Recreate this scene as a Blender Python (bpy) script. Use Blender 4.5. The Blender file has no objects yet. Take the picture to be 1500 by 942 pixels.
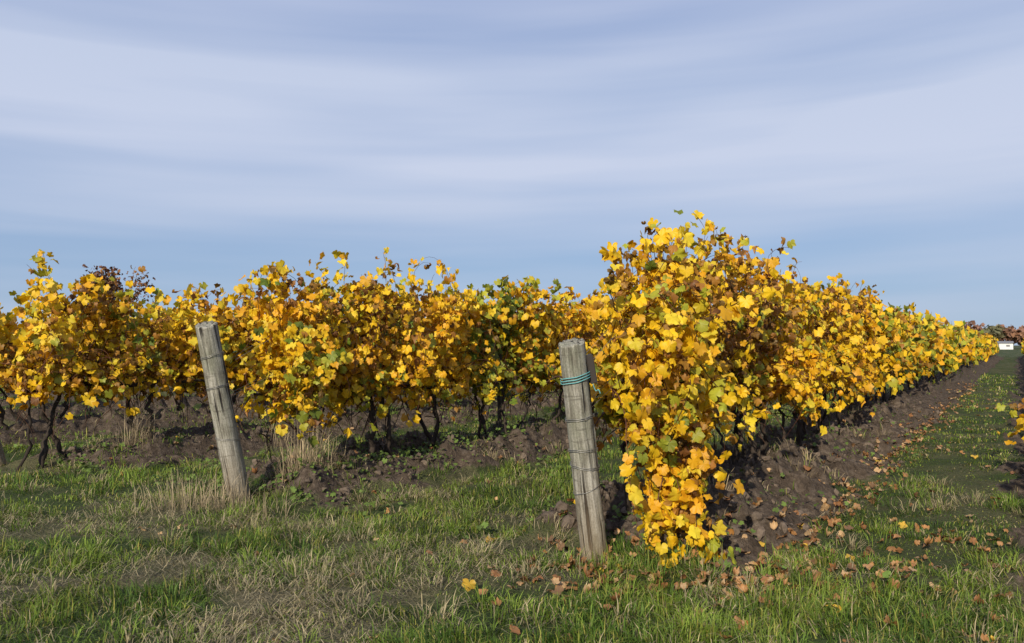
import bpy, math, numpy as np, bmesh
rng = np.random.default_rng(7)
# ---------------------------------------------------------------- layout
ANG=math.atan(740/1150)
D=np.array([math.sin(ANG),math.cos(ANG)]); N=np.array([-math.cos(ANG),math.sin(ANG)])
P1=np.array([0.58,5.56]); SP=3.7
AZ=math.atan2(-.36,-.93); EL=math.radians(27)
SUN=np.array([math.sin(AZ)*math.cos(EL),math.cos(AZ)*math.cos(EL),math.sin(EL)])
def W2(u,t):
    u=np.asarray(u,float); t=np.asarray(t,float)
    return P1[0]+u*N[0]+t*D[0], P1[1]+u*N[1]+t*D[1]
def UT(x,y):
    dx=x-P1[0]; dy=y-P1[1]
    return dx*N[0]+dy*N[1], dx*D[0]+dy*D[1]
def hsh(ix,iy,s):
    h=(ix.astype(np.int64)*374761393+iy.astype(np.int64)*668265263+s*974711)&0xffffffff
    h=((h^(h>>13))*1274126177)&0xffffffff
    h=(h^(h>>16))&0xffffffff
    return h/4294967295.0
def vn(x,y,s=0):
    x=np.asarray(x,float); y=np.asarray(y,float)
    ix=np.floor(x); iy=np.floor(y); fx=x-ix; fy=y-iy
    fx=fx*fx*(3-2*fx); fy=fy*fy*(3-2*fy)
    a=hsh(ix,iy,s); b=hsh(ix+1,iy,s); c=hsh(ix,iy+1,s); d=hsh(ix+1,iy+1,s)
    return (a*(1-fx)+b*fx)*(1-fy)+(c*(1-fx)+d*fx)*fy
def fbm(x,y,o=4,s=0):
    v=0;a=.5;tot=0
    for i in range(o):
        v=v+a*vn(x*2**i,y*2**i,s+i*17); tot+=a; a*=.5
    return v/tot
def ss(a,b,x):
    k=np.clip((x-a)/(b-a),0,1); return k*k*(3-2*k)
ROWEND=110.0
def rowcoord(u):
    r=np.clip(np.round(u/SP),-4,12); return u-r*SP, r
def ground(u,t):
    u=np.asarray(u,float); t=np.asarray(t,float)
    du,r=rowcoord(u)
    n=fbm(u*.9,t*.9,3,3)-.5
    w1=fbm(u*1.3,t*1.3,3,11)-.5
    st=-0.02+w1*1.2
    on=ss(st-.25,st+.45,t)*(1-ss(ROWEND,ROWEND+3,t))
    lim=np.where(du<0,np.where(r==0,1.12,.80),np.where(r<0,1.2,.62))+w1*.8
    dirt=on*(1-ss(lim-.12,lim+.15,np.abs(du)))
    clod=(fbm(u*4.5,t*4.5,4,5)-.5); clod2=np.abs(fbm(u*10,t*10,3,8)-.5)
    big=np.maximum(0,fbm(u*2.6,t*2.2,2,15)-.52)
    crest=np.exp(-((du+.42+w1*.3)/.17)**2)*.13+np.exp(-((du-.50+w1*.3)/.17)**2)*.11
    mound=.11*np.exp(-((du)/.5)**2)+crest-.06*np.exp(-((np.abs(du)-.98)/.16)**2)
    mound=mound*(.55+1.2*fbm(u*.7,t*1.6,3,23))
    h=on*mound+dirt*(clod*.20+clod2*.14+big*.5)+n*.07+(fbm(u*3,t*3,3,31)-.5)*.05
    return h,dirt
def dryness(u,t):
    x,y=W2(u,t)
    d=fbm(x*.9,y*1.7,4,41)
    d=ss(.44,.62,d)
    d*=.34+.56*ss(1.4,-2.2,x)*(.35+.65*ss(6.5,4.2,y))
    return d
def gh(u,t): return ground(u,t)[0]
# ---------------------------------------------------------------- mesh helpers
class Acc:
    def __init__(s): s.v=[];s.f=[];s.c=[];s.uv=[];s.n=0
    def add(s,v,f,c,uv=None):
        v=np.asarray(v,float).reshape(-1,3)
        s.v.append(v); s.f.append(np.asarray(f,np.int64).reshape(-1,3)+s.n)
        c=np.asarray(c,float)
        if c.ndim==1: c=np.tile(c,(len(v),1))
        s.c.append(c[:,:3]); s.uv.append(np.zeros((len(v),2)) if uv is None else uv); s.n+=len(v)
def empty(name,loc=(0,0,0)):
    e=bpy.data.objects.new(name,None); e.empty_display_size=.2; e.location=loc
    bpy.context.scene.collection.objects.link(e); return e
def build(acc,name,mat,parent=None,smooth=True):
    if acc.n==0: return None
    v=np.concatenate(acc.v); f=np.concatenate(acc.f); c=np.concatenate(acc.c); uv=np.concatenate(acc.uv)
    me=bpy.data.meshes.new(name)
    me.vertices.add(len(v)); me.vertices.foreach_set('co',v.astype(np.float32).ravel())
    me.loops.add(len(f)*3); me.loops.foreach_set('vertex_index',f.astype(np.int32).ravel())
    me.polygons.add(len(f)); me.polygons.foreach_set('loop_start',np.arange(0,len(f)*3,3,dtype=np.int32))
    me.polygons.foreach_set('loop_total',np.full(len(f),3,np.int32))
    me.polygons.foreach_set('use_smooth',np.full(len(f),smooth,bool))
    me.update(calc_edges=True)
    a=me.color_attributes.new('col','FLOAT_COLOR','POINT')
    a.data.foreach_set('color',np.c_[c,np.ones(len(c))].astype(np.float32).ravel())
    b=me.attributes.new('luv','FLOAT_VECTOR','POINT')
    b.data.foreach_set('vector',np.c_[uv,np.zeros(len(uv))].astype(np.float32).ravel())
    me.materials.append(mat)
    o=bpy.data.objects.new(name,me); bpy.context.scene.collection.objects.link(o)
    if parent: o.parent=parent
    return o
def norm(a): return a/np.maximum(np.linalg.norm(a,axis=-1,keepdims=True),1e-9)
half=[(0,1.05),(9,.90),(17,.88),(25,.79),(32,.70),(40,.82),(48,.84),(57,.97),(67,.82),(76,.80),(86,.71),(94,.66),(104,.78),(116,.85),(128,.77),(142,.74),(156,.64),(168,.44)]
def tmpl(h):
    pts=list(h)+[(180,.10)]+[(360-a,r) for a,r in reversed(h[1:])]
    P=[(0,0)]+[(r*math.sin(math.radians(a)),r*math.cos(math.radians(a))) for a,r in pts]
    n=len(pts); f=[(0,1+(i+1)%n,1+i) for i in range(n)]
    return np.array(P),np.array(f)
T_HI=tmpl(half); T_LO=tmpl([(0,1.05),(32,.73),(56,.96),(92,.69),(116,.85),(155,.65)])
T_VLO=tmpl([(0,1.0),(60,.9),(120,.85)])
def add_leaves(acc,pos,nrm,tip,size,curl,fold,col,T,seed=0):
    P,f=T; n=len(pos); K=len(P)
    Z=norm(nrm); Y=tip-(tip*Z).sum(1,keepdims=True)*Z; Y=norm(Y); X=np.cross(Y,Z)
    r=np.random.default_rng(seed+n)
    x=P[:,0][None]*(r.uniform(.8,1.15,(n,1))); y=P[:,1][None]*np.ones((n,1))
    rr=x*x+y*y
    ph=r.uniform(0,6.28,(n,1)); th=np.arctan2(P[:,0],P[:,1])[None]
    z=-curl[:,None]*rr*.5+fold[:,None]*np.abs(x)*.6+.14*np.sin(th*3+ph)*np.sqrt(rr)+.08*np.sin(th*7+ph*2)*rr-.25*np.maximum(y,0)**2*r.uniform(-.3,1.6,(n,1))
    sh=1/(1+.35*np.abs(curl[:,None])*rr)
    x=x*sh; y=y*sh
    V=pos[:,None]+size[:,None,None]*(X[:,None]*x[...,None]+Y[:,None]*y[...,None]+Z[:,None]*z[...,None])
    ff=(f[None]+(np.arange(n)*K)[:,None,None]).reshape(-1,3)
    c=np.repeat(col,K,axis=0)
    uv=np.tile(P,(n,1))
    acc.add(V.reshape(-1,3),ff,c,uv)
def add_tube(acc,P,R,col,sides=6,cap=False):
    P=np.asarray(P,float); n=len(P); R=np.broadcast_to(np.asarray(R,float),(n,))
    Tn=norm(np.gradient(P,axis=0)); ref=np.array([.31,.17,.93]) if abs(Tn[:,2].mean())<.8 else np.array([.9,.3,.1])
    A=norm(np.cross(Tn,ref)); B=np.cross(Tn,A)
    a=np.arange(sides)/sides*2*np.pi
    V=P[:,None]+R[:,None,None]*(A[:,None]*np.cos(a)[None,:,None]+B[:,None]*np.sin(a)[None,:,None])
    i=np.arange(n-1)[:,None]; j=np.arange(sides)[None]
    a0=i*sides+j; a1=i*sides+(j+1)%sides; b0=a0+sides; b1=a1+sides
    f=np.concatenate([np.stack([a0,b0,b1],-1).reshape(-1,3),np.stack([a0,b1,a1],-1).reshape(-1,3)])
    acc.add(V.reshape(-1,3),f,col)
# ---------------------------------------------------------------- materials
def newmat(name):
    m=bpy.data.materials.new(name); m.use_nodes=True; nt=m.node_tree
    for n in list(nt.nodes):
        nt.nodes.remove(n)
    out=nt.nodes.new('ShaderNodeOutputMaterial'); return m,nt,out
def nd(nt,t,**k):
    n=nt.nodes.new(t)
    for a,b in k.items():
        setattr(n,a,b)
    return n
def mixc(nt,fac,a,b,blend='MIX'):
    m=nt.nodes.new('ShaderNodeMix'); m.data_type='RGBA'; m.blend_type=blend
    for s,val in ((0,fac),(6,a),(7,b)):
        if isinstance(val,(int,float)): m.inputs[s].default_value=val
        elif isinstance(val,tuple): m.inputs[s].default_value=(*val,1) if len(val)==3 else val
        else: nt.links.new(val,m.inputs[s])
    return m.outputs[2]
def ramp(nt,src,stops):
    r=nt.nodes.new('ShaderNodeValToRGB'); e=r.color_ramp.elements
    while len(e)<len(stops): e.new(.5)
    for k,(p,c) in zip(e,stops):
        k.position=p; k.color=(*c,1) if isinstance(c,tuple) else (c,c,c,1)
    nt.links.new(src,r.inputs[0]); return r.outputs[0]
def mth(nt,op,a,b=None,clamp=False):
    m=nt.nodes.new('ShaderNodeMath'); m.operation=op; m.use_clamp=clamp
    for i,v in enumerate((a,b)):
        if v is None: continue
        if isinstance(v,(int,float)): m.inputs[i].default_value=v
        else: nt.links.new(v,m.inputs[i])
    return m.outputs[0]
def leafmat(name,trans=.35,brown=True,rough=.5):
    m,nt,out=newmat(name); L=nt.links
    at=nd(nt,'ShaderNodeAttribute',attribute_name='col'); uv=nd(nt,'ShaderNodeAttribute',attribute_name='luv')
    geo=nd(nt,'ShaderNodeNewGeometry')
    n1=nd(nt,'ShaderNodeTexNoise'); n1.inputs['Scale'].default_value=24; n1.inputs['Detail'].default_value=3
    L.new(geo.outputs['Position'],n1.inputs['Vector'])
    ln=nd(nt,'ShaderNodeVectorMath',operation='LENGTH'); L.new(uv.outputs['Vector'],ln.inputs[0])
    sep=nd(nt,'ShaderNodeSeparateXYZ'); L.new(uv.outputs['Vector'],sep.inputs[0])
    ang=mth(nt,'ARCTAN2',sep.outputs[0],sep.outputs[1])
    vs=mth(nt,'ABSOLUTE',mth(nt,'SINE',mth(nt,'MULTIPLY',ang,3.1)))
    vein=mth(nt,'MULTIPLY',ramp(nt,vs,[(0,1.0),(.16,0.0)]),.35)
    col=at.outputs['Color']
    col=mixc(nt,vein,col,mixc(nt,.5,col,(.8,.62,.15)))
    if brown:
        e=mth(nt,'ADD',ln.outputs['Value'],mth(nt,'MULTIPLY',mth(nt,'SUBTRACT',n1.outputs[0],.5),2.4))
        eb=ramp(nt,e,[(.92,0.0),(1.17,1.0)])
        col=mixc(nt,mth(nt,'MULTIPLY',eb,.55),col,(.32,.13,.02))
    col=mixc(nt,.35,col,ramp(nt,n1.outputs[0],[(.3,.6),(.65,1.1)]),'MULTIPLY')
    p=nd(nt,'ShaderNodeBsdfPrincipled'); p.inputs['Roughness'].default_value=rough; p.inputs['Specular IOR Level'].default_value=.35
    L.new(col,p.inputs['Base Color'])
    tr=nd(nt,'ShaderNodeBsdfTranslucent'); L.new(mixc(nt,1.0,col,(1.0,.95,.7),'MULTIPLY'),tr.inputs['Color'])
    mx=nd(nt,'ShaderNodeMixShader'); mx.inputs[0].default_value=trans
    L.new(p.outputs[0],mx.inputs[1]); L.new(tr.outputs[0],mx.inputs[2]); L.new(mx.outputs[0],out.inputs[0])
    return m
M_LEAF=leafmat('vine_leaf',.30); M_LITTER=leafmat('fallen_leaf',.12); M_TREE=leafmat('tree_leaf',.15,False,.7)
def grassmat():
    m,nt,out=newmat('grass_blade'); L=nt.links
    at=nd(nt,'ShaderNodeAttribute',attribute_name='col')
    p=nd(nt,'ShaderNodeBsdfPrincipled'); p.inputs['Roughness'].default_value=.55; p.inputs['Specular IOR Level'].default_value=.22
    L.new(at.outputs['Color'],p.inputs['Base Color'])
    tr=nd(nt,'ShaderNodeBsdfTranslucent'); L.new(at.outputs['Color'],tr.inputs['Color'])
    mx=nd(nt,'ShaderNodeMixShader'); mx.inputs[0].default_value=.25
    L.new(p.outputs[0],mx.inputs[1]); L.new(tr.outputs[0],mx.inputs[2]); L.new(mx.outputs[0],out.inputs[0]); return m
M_GRASS=grassmat()
def roughmat(name,scale=30,lo=.5,hi=1.3,rough=.9,bump=.6,dist=.01,stretch=(1,1,1),attr=True,base=(.2,.15,.1)):
    m,nt,out=newmat(name); L=nt.links
    tc=nd(nt,'ShaderNodeTexCoord'); mp=nd(nt,'ShaderNodeMapping'); mp.inputs['Scale'].default_value=stretch
    L.new(tc.outputs['Object'],mp.inputs[0])
    n=nd(nt,'ShaderNodeTexNoise'); n.inputs['Scale'].default_value=scale; n.inputs['Detail'].default_value=5; n.inputs['Roughness'].default_value=.7
    L.new(mp.outputs[0],n.inputs['Vector'])
    if attr:
        a=nd(nt,'ShaderNodeAttribute',attribute_name='col'); c=a.outputs['Color']
    else: c=base
    col=mixc(nt,1.0,c,ramp(nt,n.outputs[0],[(.3,lo),(.7,hi)]),'MULTIPLY')
    p=nd(nt,'ShaderNodeBsdfPrincipled'); p.inputs['Roughness'].default_value=rough; p.inputs['Specular IOR Level'].default_value=.2
    L.new(col,p.inputs['Base Color'])
    b=nd(nt,'ShaderNodeBump'); b.inputs['Strength'].default_value=bump; b.inputs['Distance'].default_value=dist
    L.new(n.outputs[0],b.inputs['Height']); L.new(b.outputs[0],p.inputs['Normal']); L.new(p.outputs[0],out.inputs[0]); return m
M_BARK=roughmat('vine_bark',35,.4,1.5,stretch=(1,1,.25))
M_CLOD=roughmat('soil',28,.55,1.35)
def woodmat():
    m,nt,out=newmat('weathered_wood'); L=nt.links
    tc=nd(nt,'ShaderNodeTexCoord')
    def noise(sc,st,det=6,ro=.65):
        mp=nd(nt,'ShaderNodeMapping'); mp.inputs['Scale'].default_value=st; L.new(tc.outputs['Object'],mp.inputs[0])
        n=nd(nt,'ShaderNodeTexNoise'); n.inputs['Scale'].default_value=sc; n.inputs['Detail'].default_value=det; n.inputs['Roughness'].default_value=ro
        L.new(mp.outputs[0],n.inputs['Vector']); return n.outputs[0]
    g=noise(60,(1,1,.05)); crack=noise(26,(1,1,.045),3,.55); pat=noise(4,(1,1,.6)); sp=noise(120,(1,1,.6)); blot=noise(9,(1,1,.5),4); ring=noise(14,(.25,.25,2.2),3)
    col=ramp(nt,g,[(.30,(.13,.12,.10)),(.5,(.31,.29,.25)),(.70,(.53,.505,.45))])
    col=mixc(nt,ramp(nt,pat,[(.42,0.0),(.62,.6)]),col,(.20,.21,.15))
    col=mixc(nt,ramp(nt,blot,[(.50,0.0),(.68,.6)]),col,(.11,.095,.072))
    col=mixc(nt,ramp(nt,ring,[(.60,0.0),(.68,.5)]),col,(.09,.08,.065))
    col=mixc(nt,ramp(nt,crack,[(.38,1.0),(.45,0.0)]),col,(.035,.03,.027))
    col=mixc(nt,.6,col,ramp(nt,sp,[(.3,.45),(.6,1.15)]),'MULTIPLY')
    sx=nd(nt,'ShaderNodeSeparateXYZ'); L.new(tc.outputs['Object'],sx.inputs[0])
    col=mixc(nt,ramp(nt,sx.outputs[2],[(0.0,.6),(.6,0.0)]),col,(.24,.17,.10))
    p=nd(nt,'ShaderNodeBsdfPrincipled'); p.inputs['Roughness'].default_value=.88; p.inputs['Specular IOR Level'].default_value=.2
    L.new(col,p.inputs['Base Color'])
    hgt=mth(nt,'ADD',g,mth(nt,'MULTIPLY',ramp(nt,crack,[(.34,0.0),(.46,1.0)]),1.4))
    b=nd(nt,'ShaderNodeBump'); b.inputs['Strength'].default_value=1.; b.inputs['Distance'].default_value=.010
    L.new(hgt,b.inputs['Height']); L.new(b.outputs[0],p.inputs['Normal']); L.new(p.outputs[0],out.inputs[0]); return m
M_WOOD=woodmat()
def flat(name,c,rough=.6,metal=0.):
    m,nt,out=newmat(name); p=nd(nt,'ShaderNodeBsdfPrincipled')
    n=nd(nt,'ShaderNodeTexNoise'); n.inputs['Scale'].default_value=40; n.inputs['Detail'].default_value=4
    nt.links.new(mixc(nt,1.0,c,ramp(nt,n.outputs[0],[(.3,.6),(.7,1.2)]),'MULTIPLY'),p.inputs['Base Color'])
    p.inputs['Roughness'].default_value=rough; p.inputs['Metallic'].default_value=metal
    nt.links.new(p.outputs[0],out.inputs[0]); return m
M_WIRE=flat('galvanised_wire',(.35,.34,.32),.45,.7); M_TWINE=flat('teal_twine',(.14,.44,.46),.7); M_RUST=flat('dark_bracket',(.05,.04,.035),.8)
M_WHITE=flat('white_paint',(.75,.75,.73),.6); M_ROOF=flat('grey_roof',(.2,.2,.21),.7)
# ---------------------------------------------------------------- ground
def axis(lo,hi,step,flo,fhi,g):
    a=list(np.arange(lo,hi,step)); s=step
    while a[-1]<fhi: s*=g; a.append(a[-1]+s)
    s=step; b=[]; x=lo
    while x>flo: s*=g; x-=s; b.append(x)
    return np.array(b[::-1]+a)
us=axis(-5.6,13.5,.04,-1800,1800,1.16); ts=axis(-5,12,.042,-900,2200,1.035)
U,Tt=np.meshgrid(us,ts); H,DI=ground(U,Tt)
far=ss(150,400,np.abs(U)+np.abs(Tt)); H=H*(1-far)
X,Y=W2(U,Tt); nu=len(us); nt_=len(ts)
g=Acc(); i=np.arange(nt_-1)[:,None]*nu+np.arange(nu-1)[None]
i=i.ravel(); f=np.concatenate([np.stack([i,i+nu+1,i+1],1),np.stack([i,i+nu,i+nu+1],1)])
DR=dryness(U,Tt)
g.add(np.stack([X,Y,H],-1).reshape(-1,3),f,np.stack([DI,DR,0*DR],-1).reshape(-1,3))
m,nt,out=newmat('ground_soil_and_turf'); L=nt.links
at=nd(nt,'ShaderNodeAttribute',attribute_name='col'); sp=nd(nt,'ShaderNodeSeparateColor'); L.new(at.outputs['Color'],sp.inputs[0])
geo=nd(nt,'ShaderNodeNewGeometry')
def gn(sc,det=6,ro=.65):
    n=nd(nt,'ShaderNodeTexNoise'); n.inputs['Scale'].default_value=sc; n.inputs['Detail'].default_value=det; n.inputs['Roughness'].default_value=ro
    L.new(geo.outputs['Position'],n.inputs['Vector']); return n.outputs[0]
a,b,c2=gn(12),gn(60,4),gn(2.2)
soil=ramp(nt,a,[(.28,(.045,.033,.024)),(.5,(.100,.075,.057)),(.72,(.190,.150,.118))])
soil=mixc(nt,.5,soil,ramp(nt,b,[(.3,.5),(.7,1.25)]),'MULTIPLY')
turf=mixc(nt,sp.outputs[1],ramp(nt,b,[(.3,(.025,.036,.012)),(.7,(.07,.10,.03))]),ramp(nt,b,[(.3,(.07,.06,.035)),(.7,(.24,.20,.12))]))
turf=mixc(nt,ramp(nt,c2,[(.5,0.0),(.75,.5)]),turf,soil)
k=mth(nt,'ADD',sp.outputs[0],mth(nt,'MULTIPLY',mth(nt,'SUBTRACT',a,.5),.9))
col=mixc(nt,ramp(nt,k,[(.4,0.0),(.6,1.0)]),turf,soil)
p=nd(nt,'ShaderNodeBsdfPrincipled'); p.inputs['Roughness'].default_value=.95; p.inputs['Specular IOR Level'].default_value=.15
L.new(col,p.inputs['Base Color'])
bp=nd(nt,'ShaderNodeBump'); bp.inputs['Strength'].default_value=1.; bp.inputs['Distance'].default_value=.05
L.new(mth(nt,'ADD',a,mth(nt,'MULTIPLY',b,.4)),bp.inputs['Height']); L.new(bp.outputs[0],p.inputs['Normal']); L.new(p.outputs[0],out.inputs[0])
build(g,'ground',m)
# ---------------------------------------------------------------- vines
YEL=np.array([.90,.565,.013]);GOLD=np.array([.82,.41,.012]);LEM=np.array([.82,.62,.035]);GRN=np.array([.10,.175,.020]);LGR=np.array([.40,.42,.035])
BRN=np.array([.35,.15,.027]);DBR=np.array([.15,.06,.020])
def leafcols(r,u,t,z,rg,green,brown):
    n=len(u)
    a=fbm(t*1.6+r*31,z*2.2,3,60+r); b=fbm(t*2.3+r*17,z*2.9,3,90+r); c=fbm(t*1.9+r*7,z*2.4,3,190+r)
    w=np.zeros((n,7))
    w[:,0]=1.35; w[:,1]=.35+2.0*ss(.47,.68,a); w[:,2]=.28+1.0*ss(.50,.3,a)
    g2=.5*ss(.57,.70,c)
    w[:,3]=.02+green*3.5+g2*.5; w[:,4]=.12+green*2.5+g2*2
    br=.08+2.3*ss(.54,.68,b)+brown*2.0
    w[:,5]=br; w[:,6]=br*.40
    cum=np.cumsum(w,1); k=(rg.uniform(0,1,(n,1))*cum[:,-1:]>cum).sum(1).clip(0,6)
    C=np.stack([YEL,GOLD,LEM,GRN,LGR,BRN,DBR])[k]
    j=rg.integers(0,7,n); C=C*(1-.12)+.12*np.stack([YEL,GOLD,LEM,LGR,LGR,GOLD,BRN])[j]
    C=C*rg.uniform(.74,1.08,(n,1))
    return C,(k>=5)
def sim(p,d,L,kind,top,rg,step=.075):
    S=len(p); K=int(L.max())+1; out=np.zeros((S,K,3)); ok=np.zeros((S,K),bool); alive=np.ones(S,bool)
    sg=np.where(d[:,0]>=0,1.,-1.)
    for i in range(K):
        out[:,i]=p
        alive=alive&(i<L)&(p[:,2]>.06); ok[:,i]=alive
        d=d+rg.normal(0,.16,(S,3))
        up=kind==0
        over=up&(p[:,2]>top)
        d[:,0]-=np.where(up&~over,p[:,0]*.35,0); d[:,2]+=np.where(up&~over,.10,0)
        d[:,2]-=np.where(over,.38,0); d[:,0]+=np.where(over,sg*.08,0)
        d[:,2]-=np.where(~up,.17,0); 
        wide=(~up)&(np.abs(p[:,0])>.42); d[:,0]-=np.where(wide,np.sign(p[:,0])*.25,0)
        d=norm(d); p=p+d*step
    return out,ok
def world(r,q):
    x,y=W2(q[...,0]+r*SP,q[...,1]); return np.stack([x,y,q[...,2]],-1)
N3=np.array([N[0],N[1],0]);D3=np.array([D[0],D[1],0])
def put_leaves(acc,r,q,carve,rg,kk,green,brown,sz=1.):
    if len(q) and carve:
        w=.10+.62*ss(.30,.66,fbm(q[:,1]*2.1+r*13,q[:,2]*2.3+np.sign(q[:,0])*9,3,500+r))
        q=q[(np.abs(q[:,0])<w+rg.uniform(0,.10,len(q)))]
    n=len(q)
    if n==0: return
    side=np.sign(q[:,0]+rg.normal(0,.15,n))
    nr=side[:,None]*N3*.55+np.array([0,0,.18])+SUN*.45+rg.normal(0,.48,(n,3))
    tip=np.array([0,0,-1.])+rg.normal(0,.42,(n,3))+side[:,None]*N3*.3
    C,dead=leafcols(r,q[:,0],q[:,1],q[:,2],rg,green(q),brown(q))
    size=(.036+.050*rg.beta(1.6,1.6,n))*np.where(dead,.9,1)*kk**.85*sz
    curl=np.where(dead,rg.uniform(.6,2.4,n),rg.normal(.3,.5,n)); fold=np.where(dead,rg.uniform(0,1.3,n),rg.normal(.2,.4,n))
    T=T_HI if kk<1.05 else (T_LO if kk<2.0 else T_VLO)
    add_leaves(acc,world(r,q),nr,tip,size,curl,fold,C,T,seed=int(abs(q[0,1])*100))
def foliate(acc_by,stem,r,nodes,ok,rg,kk,green,brown,stems=True,mult=1.,sz=1.,carve=False):
    S,K,_=nodes.shape
    rep=2
    q=np.repeat(nodes[ok],rep,axis=0)
    idx=np.repeat(np.tile(np.arange(K),(S,1))[ok],rep)
    first=np.tile([True,False],len(q)//2)
    prob=np.where(first,.95,.75)*mult/kk**1.75
    prob=np.where(idx<2,prob*.6,prob)
    keep=rg.uniform(0,1,len(q))<prob
    q=q[keep]; first=first[keep]; n=len(q)
    if n==0: return
    off=norm(rg.normal(0,1,(n,3))*np.array([1.3,1,.7])); off[:,0]=np.abs(off[:,0])*np.sign(q[:,0]+rg.normal(0,.12,n))
    dist=np.where(first,rg.uniform(.03,.08,n),rg.uniform(.06,.16,n))
    q=q+off*dist[:,None]
    q[:,2]=np.maximum(q[:,2],.05)
    put_leaves(acc_by,r,q,carve,rg,kk,green,brown,sz)
    if stems and kk<1.6:
        for s in range(S):
            m=int(ok[s].sum())
            if m<4: continue
            pts=world(r,nodes[s,:m]); add_tube(stem,pts,np.linspace(.0048,.002,m),np.array([.12,.05,.03])*rg.uniform(.5,1.3),3)
def make_row(r,t0,t1,dens=1.,trunks=True):
    rg=np.random.default_rng(100+r)
    E=empty('grapevine_row'); LA=Acc();ST=Acc();TR=Acc();WI=Acc();PO=Acc()
    tv=t0+.5
    k=0
    while tv<t1:
        x,y=W2(r*SP,tv); d=math.hypot(x,y); kk=max(1.,min(5.,d/9.5)) if r<=2 and r>=0 else max(1.4,min(5,d/8.5))
        top=2.0+rg.normal(0,.12)+(.08 if r>=1 else .10)-(.0 if tv<22 else .12)+(.12 if r==2 else 0)
        if r==0 and k==0: top=1.98
        if r==0 and k==1: top=2.16
        if r==0 and 2.5<tv<12: top+=.10
        vg=rg.uniform(.0,1.)
        gr=.9 if vg>.93 else (.2 if vg>.8 else 0.)
        if r==1: gr={3:1.6,4:.15}.get(k,0 if k<7 else gr)
        if r==0: gr=0 if tv<11 else .20+.3*rg.uniform()
        if r==2: gr=1.2 if k in(5,6) else 0
        gfun=(lambda q:gr*np.exp(-((q[:,1]-4.35)/.42)**2)*1.6) if (r==1 and k==3) else (lambda q:np.full(len(q),gr))
        S=int(40*dens*rg.uniform(.85,1.15)); S=max(S,6)
        p=np.stack([rg.normal(0,.05,S),tv+rg.uniform(-.66,.66,S),.97+rg.normal(0,.07,S)],1)
        kind=(rg.uniform(0,1,S)<.40).astype(int)
        su=rg.choice([-1.,1.],S)
        dd=np.where(kind[:,None]==0,np.stack([rg.normal(0,.45,S),rg.normal(0,.3,S),np.ones(S)],1),
                    np.stack([su*rg.uniform(.35,.9,S),rg.normal(0,.4,S),rg.uniform(.6,2.2,S)],1))
        if k==0: dd[:,1]=np.abs(dd[:,1])*.6; p[:,1]=np.maximum(p[:,1],tv-.4)
        Ln=rg.integers(15,25,S)
        q=rg.uniform(0,1,S)<.11; Ln=np.where(q&(kind==0),Ln+3,Ln); topv=np.where(q,top+.26,top+rg.normal(0,.10,S))
        nodes,ok=sim(p,norm(dd),Ln,kind,topv,rg)
        lowl=.56 if r>=1 else (.42 if tv<1.3 else .50)
        ok&=(nodes[...,2]>lowl+rg.uniform(0,.30,(S,1)))
        if k==0: ok&=nodes[...,1]>t0+.02
        if r==0 and k==0: ok&=(nodes[...,0]<.22)
        if r==0: brown=lambda q:2.2*np.exp(-((q[:,1]-2.5)/1.0)**2-((q[:,2]-1.65)/.5)**2)+.35*ss(1.4,2.2,q[:,2])*(q[:,1]>3)
        elif r==1: brown=lambda q:1.2*np.exp(-((q[:,1]-1.7)/.7)**2-((q[:,2]-1.7)/.4)**2)
        elif r==2: brown=lambda q:.6*np.exp(-((q[:,1]-1.4)/.8)**2-((q[:,2]-1.3)/.4)**2)+.10
        else: brown=lambda q:np.zeros(len(q))
        foliate(LA,ST,r,nodes,ok,rg,kk,gfun,brown,mult=1.3,carve=not(r==0 and k==0))
        n=int(400*dens/kk**1.75)
        q=np.stack([rg.normal(0,.15,n),tv+rg.uniform(-.6,.6,n),.78+(top-.80)*rg.uniform(0,1,n)**.9],1)
        q=q[fbm(q[:,1]*3.1,q[:,2]*3.1,2,300+r)>.34]
        if k==0: q[:,1]=np.maximum(q[:,1],t0+rg.uniform(.05,.3,len(q)))
        put_leaves(LA,r,q,False,rg,kk,gfun,brown)
        if trunks and d<45:
            for b in range(rg.integers(1,4) if d<16 else 1):
                n=16; z=np.linspace(-.05,.97,n); wob=np.cumsum(rg.normal(0,.026,(n,2)),0)
                lean=rg.uniform(-.35,.35)
                bu=rg.normal(0,.06); g0=float(gh(r*SP+bu,tv))
                q=np.stack([bu+wob[:,0]*(1-z*.3),tv+b*.10-.1+wob[:,1]+lean*(z-.9)*-1,z],1); q[:,2]=g0-.05+(z+.05)*(1.0-g0)
                R=np.linspace(.036,.020,n)*rg.uniform(.55,1.15)*(1+.3*rg.normal(0,.5,n).clip(-1,1))
                add_tube(TR,world(r,q),R,np.array([.042,.032,.026])*rg.uniform(.7,1.3),7)
                e=q[-1]
                for sg in(-1,1):
                    m=9; s=np.linspace(0,.62 if not(k==0 and sg<0) else .3,m); c=np.stack([e[0]+np.cumsum(rg.normal(0,.01,m)),e[1]+sg*s,e[2]+.03*np.sin(s*5)+np.cumsum(rg.normal(0,.012,m))],1)
                    add_tube(TR,world(r,c),np.linspace(.02,.012,m),np.array([.05,.036,.027]),6)
            if d<16:
                S=15; p=np.stack([rg.normal(0,.10,S),tv+rg.uniform(-.5,.5,S),rg.uniform(.6,1.,S)],1); dq=norm(np.stack([rg.normal(0,.5,S),rg.normal(0,.5,S),rg.uniform(-1,.4,S)],1))
                nodes,ok=sim(p,dq,rg.integers(5,10,S),np.ones(S,int),np.full(S,2.),rg,.06)
                for s in range(S):
                    m_=int(ok[s].sum())
                    if m_>3: add_tube(TR,world(r,nodes[s,:m_]),np.linspace(.007,.003,m_),np.array([.08,.045,.03]),4)
        tv+=1.12 if kk<2 else 1.2; k+=1
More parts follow.
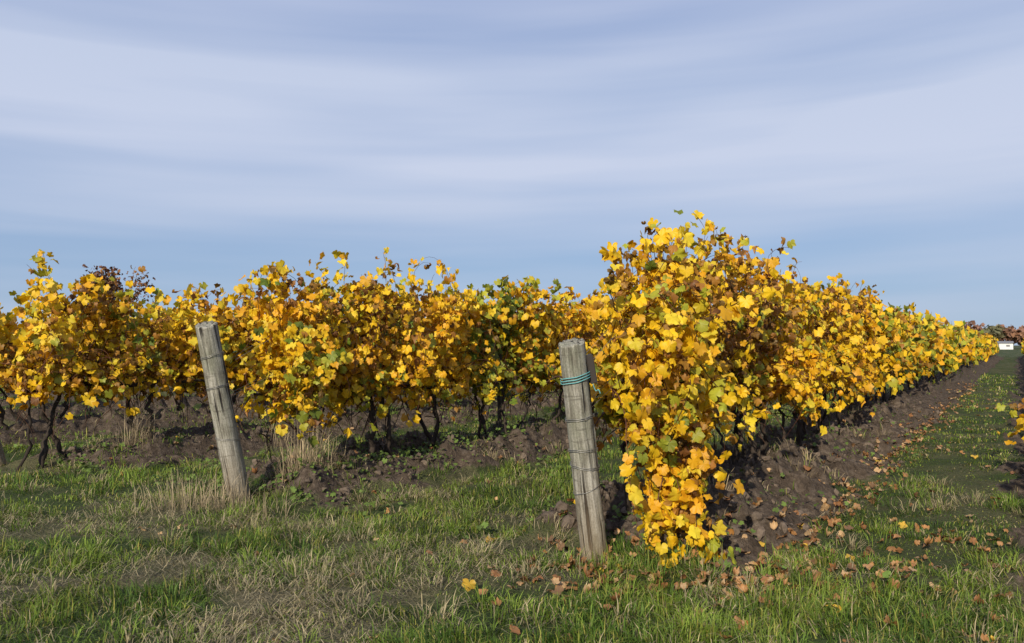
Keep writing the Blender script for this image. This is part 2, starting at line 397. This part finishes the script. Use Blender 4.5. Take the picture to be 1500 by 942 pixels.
    zf=lambda q:np.zeros(len(q))
    if r==0:
        S=44; p=np.stack([rg.uniform(-.30,.05,S),rg.uniform(.32,.85,S),rg.uniform(.9,1.95,S)],1)
        d=norm(np.stack([rg.uniform(-.7,.0,S),rg.uniform(-.5,.1,S),rg.uniform(-.4,.5,S)],1))
        nodes,ok=sim(p,d,rg.integers(9,19,S),np.ones(S,int),np.full(S,2.),rg)
        foliate(LA,ST,r,nodes,ok,rg,1.,zf,zf,mult=1.15)
        S=20; p=np.stack([rg.uniform(-.46,-.15,S),rg.uniform(.2,.55,S),rg.uniform(.5,.95,S)],1)
        d=norm(np.stack([rg.uniform(-.5,-.1,S),rg.uniform(-.35,.1,S),rg.uniform(-1,-.3,S)],1))
        K=12; nodes=np.zeros((S,K,3)); Lr=rg.integers(7,12,S); ok=np.zeros((S,K),bool)
        for i in range(K):
            nodes[:,i]=p; ok[:,i]=(i<Lr)&(p[:,2]>.04); d=norm(d+np.array([-.01,-.02,-.13])+rg.normal(0,.1,(S,3))); p=p+d*.075
        foliate(LA,ST,r,nodes,ok,rg,1.,zf,zf,mult=1.2)
        for (t,z,du,dt) in((1.8,2.05,-.1,.15),(1.95,2.1,-.15,.3),(9.4,2.15,-.2,.5),(9.6,2.1,-.3,.6),(5.4,2.15,.1,.3)):
            K=8; P=np.zeros((1,K,3)); 
            for i in range(K): P[0,i]=(du-.01*i*i*.3,t+dt*i*.12,z+.065*i-.004*i*i)
            foliate(LA,ST,r,P,np.ones((1,K),bool),rg,1.,zf,lambda q:np.full(len(q),.8),mult=.75,sz=.8)
    if r==1:
        S=9; p=np.stack([rg.uniform(-.35,-.1,S),rg.uniform(.15,.45,S),rg.uniform(.9,1.8,S)],1)
        d=norm(np.stack([rg.uniform(-.6,.2,S),rg.uniform(-.3,.1,S),rg.uniform(-.5,.3,S)],1))
        nodes,ok=sim(p,d,rg.integers(6,11,S),np.ones(S,int),np.full(S,2.),rg)
        foliate(LA,ST,r,nodes,ok,rg,1.,lambda q:np.full(len(q),.25),zf,mult=1.1)
    if r==-1:
        S=5; p=np.stack([rg.uniform(.3,.5,S),rg.uniform(4.8,6.2,S),rg.uniform(.8,1.1,S)],1)
        d=norm(np.stack([rg.uniform(.7,1,S),rg.uniform(-.2,.2,S),rg.uniform(-.2,.2,S)],1))
        K=12; nodes=np.zeros((S,K,3)); 
        for i in range(K): nodes[:,i]=p; d=norm(d+np.array([.04,0,-.10])+rg.normal(0,.05,(S,3))); p=p+d*.075
        foliate(LA,ST,r,nodes,nodes[...,2]>.15,rg,1.04,zf,zf,mult=.8)
    tp=4.35
    while tp<t1 and tp<60:
        g0=float(gh(r*SP,tp)); q=np.stack([np.full(8,.0),tp+np.linspace(0,.01,8),np.linspace(g0-.1,1.95,8)],1)
        add_tube(PO,world(r,q),.032,np.array([.07,.06,.05]),8); tp+=5.6
    for z,uo in((.95,0),(1.3,.04),(1.3,-.04),(1.7,.05),(1.7,-.05)):
        t_=np.arange(-.05 if z<1.2 else -.2,min(t1,50),.7); q=np.stack([np.full(len(t_),uo),t_,z*np.where(t_<0,.8,1)-.02*np.abs(np.sin(t_*.56))],1)
        add_tube(WI,world(r,q),.0018,np.array([.3,.3,.3]),4)
    build(LA,'leaves',M_LEAF,E); build(ST,'shoots',M_BARK,E); build(TR,'trunks',M_BARK,E); build(WI,'trellis_wires',M_WIRE,E); build(PO,'line_posts',M_BARK,E)
make_row(0,.32,ROWEND); make_row(1,.16,ROWEND*.8); make_row(2,-.40,60)
make_row(-1,.3,ROWEND,.8)
make_row(3,-.5,40,.75)
for r in range(4,7): make_row(r,-.5,34,.5)
# ---------------------------------------------------------------- end posts
from mathutils import Vector
def end_post(u,t,lean,height,rad,seed,details=True,leanu=0.):
    rg=np.random.default_rng(seed); x,y=W2(u,t); z0=float(gh(u,t))
    E=empty('wooden_post',(float(x),float(y),z0-.02))
    top=Vector((-D[0]*lean+N[0]*leanu,-D[1]*lean+N[1]*leanu,height-z0)); q=Vector((0,0,1)).rotation_difference(top.normalized())
    E.rotation_mode='QUATERNION'; E.rotation_quaternion=q; Ln=top.length
    A=Acc(); S=48; Kz=60; zs=np.linspace(-.25,Ln,Kz); a=np.arange(S)/S*2*np.pi
    ZZ,AA=np.meshgrid(zs,a,indexing='ij')
    R=rad*(1.04-.06*ZZ/Ln)*(1+.07*(fbm(np.cos(AA)*1.4+5,ZZ*2.2+np.sin(AA)*1.4,3,seed)-.5)*2)
    for j in range(9):
        ca=rg.uniform(0,6.28); zc=rg.uniform(.2,Ln); hl=rg.uniform(.2,.6); dd=np.abs((AA-ca-.1*np.sin(ZZ*4)+np.pi)%(2*np.pi)-np.pi)
        R-=.014*np.exp(-(dd/.07)**2)*np.exp(-((ZZ-zc)/hl)**4)
    for j in range(6):
        ca=rg.uniform(3.2,6.28); zc=rg.uniform(.2,Ln); dd=np.abs((AA-ca+np.pi)%(2*np.pi)-np.pi)
        R+=.007*np.exp(-(dd/.25)**2-((ZZ-zc)/.035)**2)
    slope=rg.uniform(.012,.022)
    Zf=ZZ+np.where(ZZ>Ln-.001,slope*np.cos(AA-seed)+(fbm(AA*3,ZZ,3,seed+5)-.5)*.03,0)
    V=np.stack([R*np.cos(AA),R*np.sin(AA),Zf],-1).reshape(-1,3)
    i=np.arange(Kz-1)[:,None]; j=np.arange(S)[None]
    a0=i*S+j; a1=i*S+(j+1)%S; b0=a0+S; b1=a1+S
    f=np.concatenate([np.stack([a0,a1,b1],-1).reshape(-1,3),np.stack([a0,b1,b0],-1).reshape(-1,3)])
    A.add(V,f,np.array([.3,.3,.3]))
    ring=V[-S:].copy(); rings=[ring]
    for s_,dz in((.93,.008),(.6,.006),(.3,.009)):
        rr=ring*np.array([s_,s_,1]); rr[:,2]=Ln+dz+(ring[:,2]-Ln)*s_+rg.normal(0,.0015,S); rings.append(rr)
    c=np.array([[0,0,Ln+.007]]); VV=np.concatenate(rings+[c]); ff=[]
    for k in range(3):
        for j in range(S):
            p0=k*S+j;p1=k*S+(j+1)%S;ff+= [(p0,p1,p1+S),(p0,p1+S,p0+S)]
    for j in range(S): ff.append((3*S+j,3*S+(j+1)%S,4*S))
    A.add(VV,ff,np.array([.3,.3,.3])); build(A,'post_shaft',M_WOOD,E)
    def wrap(z,rr,tilt,ph,mat,name,turns=1,tr=.002):
        B=Acc(); n=40*turns; th=np.linspace(0,2*np.pi*turns,n)
        R_=rad*1.05+rr
        P=np.stack([R_*np.cos(th),R_*np.sin(th),z+tilt*np.cos(th+ph)+.006*th/6.28*turns+.002*np.sin(th*5)],1)
        add_tube(B,P,tr,np.array([.3,.3,.3]),5); build(B,name,mat,E)
    if details:
        wrap(Ln-.265,.004,.012,.4,M_TWINE,'teal_twine',3,.003); wrap(Ln-.53,.002,.01,1.,M_WIRE,'wire_wrap_upper',2,.0022)
        wrap(Ln-.76,.002,.02,2.,M_WIRE,'wire_wrap_middle',2,.0022); wrap(Ln-.87,.002,-.02,0.,M_WIRE,'wire_wrap_lower',2,.0022); wrap(Ln-1.02,.002,.03,0.,M_WIRE,'wire_wrap_base',1,.002)
        me=bpy.data.meshes.new('bracket'); bm=bmesh.new(); bmesh.ops.create_cube(bm,size=1)
        bmesh.ops.scale(bm,vec=(.05,.05,.2),verts=bm.verts); bmesh.ops.bevel(bm,geom=bm.edges[:],offset=.006,segments=2,affect='EDGES')
        bm.to_mesh(me); bm.free(); me.materials.append(M_RUST); o=bpy.data.objects.new('bracket',me); bpy.context.scene.collection.objects.link(o); o.parent=E
        o.location=(rad*1.0+.018,.0,Ln-.19); o.rotation_euler=(0,math.radians(-4),.2)
        B=Acc(); th=np.linspace(0,1,14)
        P=np.stack([rad+.0+.06*th,-.01-.03*th,Ln-.265-.10*th+.02*np.sin(th*9)],1); add_tube(B,P,.003,np.array([.3,.3,.3]),5); build(B,'twine_tail',M_TWINE,E)
        B=Acc(); P=np.stack([-rad-.13*th+.02,-.02+0*th,Ln-.23+.02*np.sin(th*4)],1); add_tube(B,P,np.linspace(.008,.004,14),np.array([.06,.03,.02]),6); build(B,'cane_stub',M_BARK,E)
    else:
        wrap(Ln-.30,.002,.02,.4,M_WIRE,'wire_wrap_upper',2,.0022); wrap(Ln-.6,.002,.02,.9,M_WIRE,'wire_wrap_middle',2,.0022); wrap(Ln-1.1,.002,.03,2.4,M_WIRE,'wire_wrap_lower',2,.0022)
end_post(0,0,.33,1.53,.093,1,True)
u2,t2=UT(-2.576,7.5); end_post(u2,t2,.40,1.70,.10,2,False)
u3,t3=UT(-6.42,9.86); end_post(u3,t3,.42,1.6,.10,3,False)
end_post(-SP,-.1,.33,1.55,.095,4,False)
for r in range(3,7): end_post(r*SP,-.1,.36,1.6,.1,5+r,False)
# ---------------------------------------------------------------- grass
def blades(acc,x,y,z,h,w,ldir,lean,col,tipc=None):
    n=len(x); ca,sa=np.cos(ldir),np.sin(ldir)
    o=np.stack([ca,sa,0*ca],1)
    wa=ldir+np.pi/2+np.random.default_rng(n).uniform(-.9,.9,n); wv=np.stack([np.cos(wa),np.sin(wa),0*wa],1)*w[:,None]*.5
    b=np.stack([x,y,z],1); up=np.array([0,0,1.])
    m=b+up*(h*.55*(1-lean*.45))[:,None]+o*(h*lean*.35)[:,None]
    t=b+up*(h*(1-lean*.85))[:,None]+o*(h*lean*.95)[:,None]
    V=np.stack([b-wv,b+wv,m-wv*.85,m+wv*.85,t],1).reshape(-1,3)
    k=np.arange(n)[:,None]*5
    f=np.concatenate([k+np.array([[0,1,3]]),k+np.array([[0,3,2]]),k+np.array([[2,3,4]])])
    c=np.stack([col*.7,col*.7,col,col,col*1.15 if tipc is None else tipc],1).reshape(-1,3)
    acc.add(V,f,c)
G=Acc(); n=400000; uu=rng.uniform(0,1,n); e=.3; r0,r1=2.9,45
rr=(r0**e+uu*(r1**e-r0**e))**(1/e); th=rng.uniform(-.84,.84,n)
x=rr*np.sin(th); y=rr*np.cos(th); u,t=UT(x,y); hh,di=ground(u,t); dr=dryness(u,t)
dens=fbm(x*2.6,y*2.6,3,71); pr=(1-.94*ss(.25,.75,di))*(.18+.82*ss(.38,.54,dens))
wd=ss(.44,.56,fbm(x*1.1,y*1.1,3,77)); pr=np.maximum(pr,.6*wd*(u>.7)*(di>.3))
kp=rng.uniform(0,1,n)<pr
x,y,u,t,hh,di,dr,dens,rr=[a[kp] for a in(x,y,u,t,hh,di,dr,dens,rr)]; n=len(x)
isdry=rng.uniform(0,1,n)<(.10+.66*dr)
tone=fbm(x*1.0,y*1.0,3,81); val=.62+.85*fbm(x*.7+4,y*1.3,3,85)
gA=np.array([.065,.125,.018]);gB=np.array([.19,.265,.038]);gC=np.array([.30,.29,.065])
mixk=np.clip(ss(.35,.65,tone)+rng.normal(0,.3,n),0,1)[:,None]; col=gA*(1-mixk)+gB*mixk
y3=(rng.uniform(0,1,n)<.18)[:,None]; col=np.where(y3,gC,col)*val[:,None]
st=np.array([.48,.395,.225])*rng.uniform(.4,1.25,(n,1)); col=np.where(isdry[:,None],st,col)*rng.uniform(.65,1.25,(n,1))
hgt=(.028+.12*ss(.38,.72,dens)*rng.uniform(.4,1.4,n)+rng.uniform(0,.03,n))*np.where(isdry,.9,1)*(1-.45*dr)
lane=(u<-.8)&(u>-3)&(t>1); hgt=np.where(lane,hgt*.6,hgt)
ld=fbm(x*2.3,y*2.3,3,83)*22+rng.normal(0,.8,n)
lean=np.clip(rng.normal(.58,.25,n)+dr*.3+isdry*.15,.05,1.1)
wid=rng.uniform(.0035,.0065,n)*np.maximum(1,rr/6)**.9
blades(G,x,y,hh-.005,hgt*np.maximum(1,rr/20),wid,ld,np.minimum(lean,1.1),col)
n=620; th=rng.uniform(-.8,.8,n); rr=rng.uniform(3.1,10,n)**1.0; x=rr*np.sin(th); y=rr*np.cos(th); u,t=UT(x,y); hh,di=ground(u,t)
k=(di<.4); x,y,rr=x[k],y[k],rr[k]
bx=[(1.55,3.75),(1.75,3.95),(1.3,3.6),(1.95,3.8),(2.2,4.3),(.85,5.2),(.75,5.35),(.4,5.35),(-2.5,7.3),(-2.7,7.45),(2.1,3.6),(1.1,3.7),(1.65,3.6),(1.4,3.9),(2.0,4.0)]
x=np.r_[x,[a for a,b in bx]]; y=np.r_[y,[b for a,b in bx]]
for i in range(len(x)):
    m=rng.integers(25,80); s=rng.uniform(.03,.10); px=x[i]+rng.normal(0,s,m); py=y[i]+rng.normal(0,s,m); pu,pt=UT(px,py)
    q=rng.uniform(0,1); dryt=rng.uniform()<(.20 if i<len(x)-15 else 0)
    c=(gA*(1-q)+gB*1.15*q)*rng.uniform(.7,1.35,(m,1)); dd=rng.uniform(0,1,m)<(.85 if dryt else .10); c=np.where(dd[:,None],np.array([.48,.40,.235])*rng.uniform(.5,1.1,(m,1)),c)
    a=np.arctan2(py-y[i],px-x[i])+rng.normal(0,.5,m)
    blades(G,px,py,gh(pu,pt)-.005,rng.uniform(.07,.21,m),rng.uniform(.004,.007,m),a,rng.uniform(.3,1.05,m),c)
# ragged tufts and dry stalks growing on the soil banks
n=150; uu=rng.choice([0,1,2],n,p=[.25,.45,.3])*SP+rng.normal(0,.5,n); tt=rng.uniform(0,1,n)**1.3*13; x,y=W2(uu,tt)
for i in range(n):
    m=rng.integers(20,60); s=rng.uniform(.03,.12); px=x[i]+rng.normal(0,s,m); py=y[i]+rng.normal(0,s,m); pu,pt=UT(px,py); dryt=rng.uniform()<.4
    c=np.where((rng.uniform(0,1,m)<(.85 if dryt else .15))[:,None],np.array([.50,.40,.24])*rng.uniform(.5,1.1,(m,1)),gB*rng.uniform(.4,1.1,(m,1)))
    a=np.arctan2(py-y[i],px-x[i])+rng.normal(0,.5,m)
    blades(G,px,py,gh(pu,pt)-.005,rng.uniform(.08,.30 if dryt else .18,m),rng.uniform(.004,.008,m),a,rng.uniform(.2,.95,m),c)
build(G,'grass',M_GRASS)
A=Acc(); n=8000; uu=rng.choice([0,1,2],n,p=[.2,.5,.3])*SP+rng.normal(.2,.8,n); tt=rng.uniform(0,1,n)**1.3*12
k=fbm(uu*1.5,tt*1.5,2,99)>.50; uu,tt=uu[k],tt[k]; n=len(uu); x,y=W2(uu,tt)
add_leaves(A,np.stack([x,y,gh(uu,tt)+rng.uniform(.01,.12,n)],1),np.array([0,-.2,1.])+rng.normal(0,.5,(n,3)),rng.normal(0,1,(n,3)),rng.uniform(.015,.04,n),rng.normal(.2,.3,n),rng.normal(.1,.2,n),np.array([.10,.16,.03])*rng.uniform(.6,1.4,(n,1)),T_LO,3)
build(A,'weeds',M_TREE)
G=Acc(); n=42000; x=rng.uniform(-5,3.2,n); y=3+rng.uniform(0,1,n)**1.4*5; u,t=UT(x,y); hh,di=ground(u,t); dr=dryness(u,t)
k=(rng.uniform(0,1,n)<dr**1.2*.95+.03)&(di<.4); x,y,u,t,hh=[a[k] for a in(x,y,u,t,hh)]; n=len(x)
blades(G,x,y,hh+rng.uniform(.01,.06,n),rng.uniform(.07,.18,n),rng.uniform(.003,.005,n),fbm(x*2,y*2,2,91)*18+rng.normal(0,.9,n),rng.uniform(.9,1.12,n),np.array([.50,.415,.25])*rng.uniform(.35,1.2,(n,1)))
build(G,'dry_thatch',M_GRASS)
def dryclump(cx,cy,n,s,h,tint=1.):
    G=Acc(); x=cx+rng.normal(0,s,n); y=cy+rng.normal(0,s*.7,n); u,t=UT(x,y)
    a=np.arctan2(y-cy,x-cx)+rng.normal(0,.7,n)
    blades(G,x,y,gh(u,t)-.01,rng.uniform(.35,1,n)*h,rng.uniform(.003,.006,n),a,np.clip(rng.normal(.35,.25,n),.02,1),np.array([.60,.48,.31])*tint*rng.uniform(.55,1.2,(n,1)))
    build(G,'dry_grass_clump',M_GRASS)
x_,y_=W2(SP,1.0); dryclump(float(x_)-.10,float(y_)-.35,280,.13,.80); dryclump(float(x_)-.2,float(y_)-.5,160,.14,.38,.8)
dryclump(-2.95,7.15,220,.2,.5,.85); dryclump(-2.6,7.1,120,.14,.40,.8)
x_,y_=W2(2*SP,1.2); dryclump(float(x_),float(y_)-.3,180,.14,.6,.8); dryclump(-2.2,6.9,90,.2,.28,.7)
dryclump(-7.2,10.3,120,.3,.4,.7); dryclump(.45,5.35,70,.15,.22,.7)
# ---------------------------------------------------------------- fallen leaves
A=Acc()
def scatter(n,u,t,sz=(.030,.058)):
    h=gh(u,t); x,y=W2(u,t); n=len(x)
    pal=np.array([[.36,.18,.07],[.28,.13,.055],[.45,.29,.15],[.60,.38,.05],[.18,.10,.05],[.40,.22,.10]])
    c=pal[rng.choice(6,n,p=[.24,.24,.23,.03,.14,.12])]*rng.uniform(.7,1.15,(n,1))
    add_leaves(A,np.stack([x,y,h+rng.uniform(.015,.05,n)],1),np.array([0,0,1.])+rng.normal(0,.42,(n,3)),rng.normal(0,1,(n,3)),rng.uniform(*sz,n),rng.normal(.1,1.2,n),rng.uniform(-.2,1.,n),c,T_HI,5)
n=560; tt=rng.uniform(0,1,n)**1.6*28-.2; scatter(n,-rng.normal(1.05,.16,n),tt)
n=150; scatter(n,rng.normal(-.35,.45,n),rng.normal(-.25,.35,n))
n=260; x=2.8+rng.normal(0,1.1,n); y=rng.uniform(3.5,6.4,n); u,t=UT(x,y); scatter(n,u,t)
n=150; tt=rng.uniform(0,1,n)**1.5*20; scatter(n,rng.uniform(-3.3,-1.2,n),tt)
n=24; x=rng.uniform(-4,1,n); y=rng.uniform(3.6,8,n); u,t=UT(x,y); scatter(n,u,t)
n=200; scatter(n,rng.choice([SP,2*SP,0],n)+rng.normal(0,.6,n),rng.uniform(.2,9,n))
build(A,'fallen_leaves',M_LITTER)
bm=bmesh.new(); bmesh.ops.create_icosphere(bm,subdivisions=2,radius=1); bm.verts.ensure_lookup_table()
IV=np.array([v.co[:] for v in bm.verts]); IF=np.array([[v.index for v in f.verts] for f in bm.faces]); bm.free()
A=Acc(); n=4200
r_=rng.choice([-1,0,1,2],n,p=[.1,.42,.32,.16]); uu=r_*SP+rng.normal(-.1,.5,n); tt=-.3+rng.uniform(0,1,n)**1.6*16
hh,di=ground(uu,tt); k=di>.5; uu,tt,hh=uu[k],tt[k],hh[k]; x,y=W2(uu,tt)
for i in range(len(x)):
    s=.010+.05*rng.uniform()**3; dsp=1+.28*(np.sin(IV@rng.normal(0,2.5,3)+rng.uniform(0,6))+.6*np.sin(IV@rng.normal(0,5,3)))
    V=IV*dsp[:,None]*s*rng.uniform(.7,1.3,3)+np.array([x[i],y[i],hh[i]+s*.2]); A.add(V,IF,np.array([.12,.092,.072])*rng.uniform(.6,1.3))
build(A,'soil_clods',M_CLOD,smooth=False)
# ---------------------------------------------------------------- distance
def tree(cx,cy,h,w,cols,nleaf,ls,seed):
    rg=np.random.default_rng(seed); A=Acc(); B=Acc()
    add_tube(B,np.stack([cx+np.cumsum(rg.normal(0,.02*h/8,8)),cy+0*np.arange(8.),np.linspace(-.3,h*.75,8)],1),np.linspace(.035*h,.008*h,8),np.array([.07,.055,.045]),7)
    nb=14; cen=np.stack([rg.normal(0,w*.28,nb),rg.normal(0,w*.28,nb),rg.uniform(.38,.92,nb)*h],1)
    for c in cen:
        s=np.linspace(0,1,6)[:,None]; st=np.array([0,0,rg.uniform(.2,.5)*h]); P=np.array([cx,cy,0])+st*(1-s)+c*s; add_tube(B,P,np.linspace(.012*h,.003*h,6),np.array([.07,.055,.045]),5)
    k=rg.integers(0,nb,nleaf); p=cen[k]+rg.normal(0,1,(nleaf,3))*np.array([w*.15,w*.15,h*.085]); p[:,2]=np.clip(p[:,2],.15*h,h*1.02)
    C=np.array(cols)[rg.integers(0,len(cols),nb)[k]]*rg.uniform(.6,1.25,(nleaf,1))
    add_leaves(A,p+np.array([cx,cy,0]),rg.normal(0,1,(nleaf,3))+np.array([0,0,.5]),rg.normal(0,1,(nleaf,3)),rg.uniform(.6,1.3,nleaf)*ls,rg.normal(.2,.3,nleaf),rg.normal(0,.2,nleaf),C,T_VLO,seed)
    return A,B
A,B=tree(-50.6,98,11.0,4.8,[(.16,.06,.035),(.12,.05,.03),(.2,.09,.04)],1800,.28,3)
E=empty('autumn_tree'); build(A,'crown',M_TREE,E); build(B,'trunk',M_BARK,E)
LA=Acc();TB=Acc(); rg=np.random.default_rng(9)
for i in range(150):
    az=math.radians(-42+i*.62); d=rg.uniform(330,430)
    h=rg.uniform(7,10); cols=[[(.26,.13,.09),(.30,.16,.10)],[(.22,.16,.10),(.30,.20,.11)],[(.16,.16,.09),(.19,.17,.09)],[(.33,.17,.10),(.27,.14,.10)]][rg.integers(0,4)]
    a,b=tree(d*math.sin(az),d*math.cos(az),h,rg.uniform(7,12),cols,330,1.0,1000+i)
    for s,dst in((a,LA),(b,TB)):
        for v,f in zip(s.v,s.f): dst.v.append(v); dst.f.append(f+dst.n)
        dst.c+=s.c; dst.uv+=s.uv; dst.n+=s.n
E=empty('distant_trees'); build(LA,'crowns',M_TREE,E); build(TB,'trunks',M_BARK,E)
def box(name,mat,parent,loc,dim,rot=0):
    me=bpy.data.meshes.new(name); bm=bmesh.new(); bmesh.ops.create_cube(bm,size=1); bmesh.ops.scale(bm,vec=dim,verts=bm.verts); bm.to_mesh(me); bm.free()
    me.materials.append(mat); o=bpy.data.objects.new(name,me); bpy.context.scene.collection.objects.link(o); o.parent=parent; o.location=loc; return o
E=empty('white_farm_shed',(159,255,0)); E.rotation_euler=(0,0,-.5)
box('walls',M_WHITE,E,(0,0,1.0),(6,4,2.0)); box('door',M_ROOF,E,(-1.5,-2.02,.95),(1.4,.06,1.8)); box('window',M_ROOF,E,(1.6,-2.02,1.2),(1.0,.06,.6))
me=bpy.data.meshes.new('roof'); me.from_pydata([(-3.2,-2.3,2.0),(3.2,-2.3,2.0),(3.2,2.3,2.0),(-3.2,2.3,2.0),(-3.2,0,2.7),(3.2,0,2.7)],[],[(0,1,5,4),(2,3,4,5),(0,4,3),(1,2,5),(3,2,1,0)]); me.materials.append(M_ROOF)
o=bpy.data.objects.new('roof',me); bpy.context.scene.collection.objects.link(o); o.parent=E; o.location=(0,0,.004)
E=empty('light_mast',(187,300,0)); B=Acc(); add_tube(B,np.array([[0,0,z] for z in np.linspace(0,8,6)]),.14,np.array([.2,.2,.2]),6); add_tube(B,np.array([[x,0,8.] for x in np.linspace(-.9,.9,4)]),.2,np.array([.2,.2,.2]),6); build(B,'mast',M_RUST,E)
# ---------------------------------------------------------------- light & sky
ld=bpy.data.lights.new('sun','SUN'); ld.energy=5.0; ld.angle=math.radians(.6); ld.color=(1,.90,.71)
so=bpy.data.objects.new('sun',ld); bpy.context.scene.collection.objects.link(so); so.rotation_mode='QUATERNION'; so.rotation_quaternion=Vector((0,0,-1)).rotation_difference(Vector(-SUN))
w=bpy.data.worlds.new('World'); bpy.context.scene.world=w; w.use_nodes=True; nt=w.node_tree; L=nt.links
for n_ in list(nt.nodes): nt.nodes.remove(n_)
out=nd(nt,'ShaderNodeOutputWorld'); bg=nd(nt,'ShaderNodeBackground'); bg.inputs[1].default_value=.1
sky=nd(nt,'ShaderNodeTexSky'); sky.sky_type='NISHITA'; sky.sun_disc=False; sky.sun_elevation=EL; sky.sun_rotation=AZ%(2*math.pi)
tc=nd(nt,'ShaderNodeTexCoord'); sx=nd(nt,'ShaderNodeSeparateXYZ'); L.new(tc.outputs['Generated'],sx.inputs[0])
def cn(sc,det,ro,seed,dist=0.):
    z=mth(nt,'ADD',sx.outputs[2],mth(nt,'MULTIPLY',sx.outputs[0],-.02))
    cb=nd(nt,'ShaderNodeCombineXYZ'); L.new(mth(nt,'MULTIPLY',sx.outputs[0],sc[0]),cb.inputs[0]); L.new(mth(nt,'MULTIPLY',sx.outputs[1],sc[1]),cb.inputs[1]); L.new(mth(nt,'ADD',mth(nt,'MULTIPLY',z,sc[2]),seed),cb.inputs[2])
    n=nd(nt,'ShaderNodeTexNoise'); n.inputs['Scale'].default_value=1; n.inputs['Detail'].default_value=det; n.inputs['Roughness'].default_value=ro; n.inputs['Distortion'].default_value=dist
    L.new(cb.outputs[0],n.inputs['Vector']); return n.outputs[0]
b1=cn((1.6,1.6,10),2,.4,5.1,.2); b2=cn((1.8,1.8,28),3,.45,9.1,.2)
b=mth(nt,'ADD',mth(nt,'MULTIPLY',b1,.66),mth(nt,'MULTIPLY',b2,.34))
hgtb=ramp(nt,sx.outputs[2],[(0.0,.04),(.12,.11),(.22,.21),(.32,.18),(.45,.09)])
cov=ramp(nt,mth(nt,'ADD',b,mth(nt,'SUBTRACT',hgtb,.08)),[(.36,0.0),(.66,1.0)])
nish=mixc(nt,1.0,sky.outputs[0],(.62,.80,1.0),'MULTIPLY')
lowblue=ramp(nt,sx.outputs[2],[(0.0,(4.2,5.4,7.0)),(.06,(3.5,4.8,7.0)),(.4,(3.5,4.5,7.0))])
blue=mixc(nt,.8,nish,lowblue)
cloud=ramp(nt,sx.outputs[2],[(0.0,(4.7,5.6,7.2)),(.22,(6.1,6.7,8.3)),(.32,(5.7,6.4,8.1)),(.45,(4.6,5.3,7.4))])
L.new(mixc(nt,mth(nt,'MULTIPLY',cov,.9),blue,cloud),bg.inputs[0]); L.new(bg.outputs[0],out.inputs[0])
# ---------------------------------------------------------------- camera
cd=bpy.data.cameras.new('camera'); cd.lens=27.6; cd.sensor_width=36; cd.clip_end=6000; cd.clip_start=.05
co=bpy.data.objects.new('camera',cd); bpy.context.scene.collection.objects.link(co); co.location=(0,0,1.5); co.rotation_euler=(math.radians(90+1.7),0,0)
sc=bpy.context.scene; sc.camera=co; sc.view_settings.view_transform='Standard'; sc.view_settings.look='None'; sc.view_settings.exposure=0
print('tris',sum(len(o.data.polygons) for o in bpy.data.objects if o.type=='MESH'))
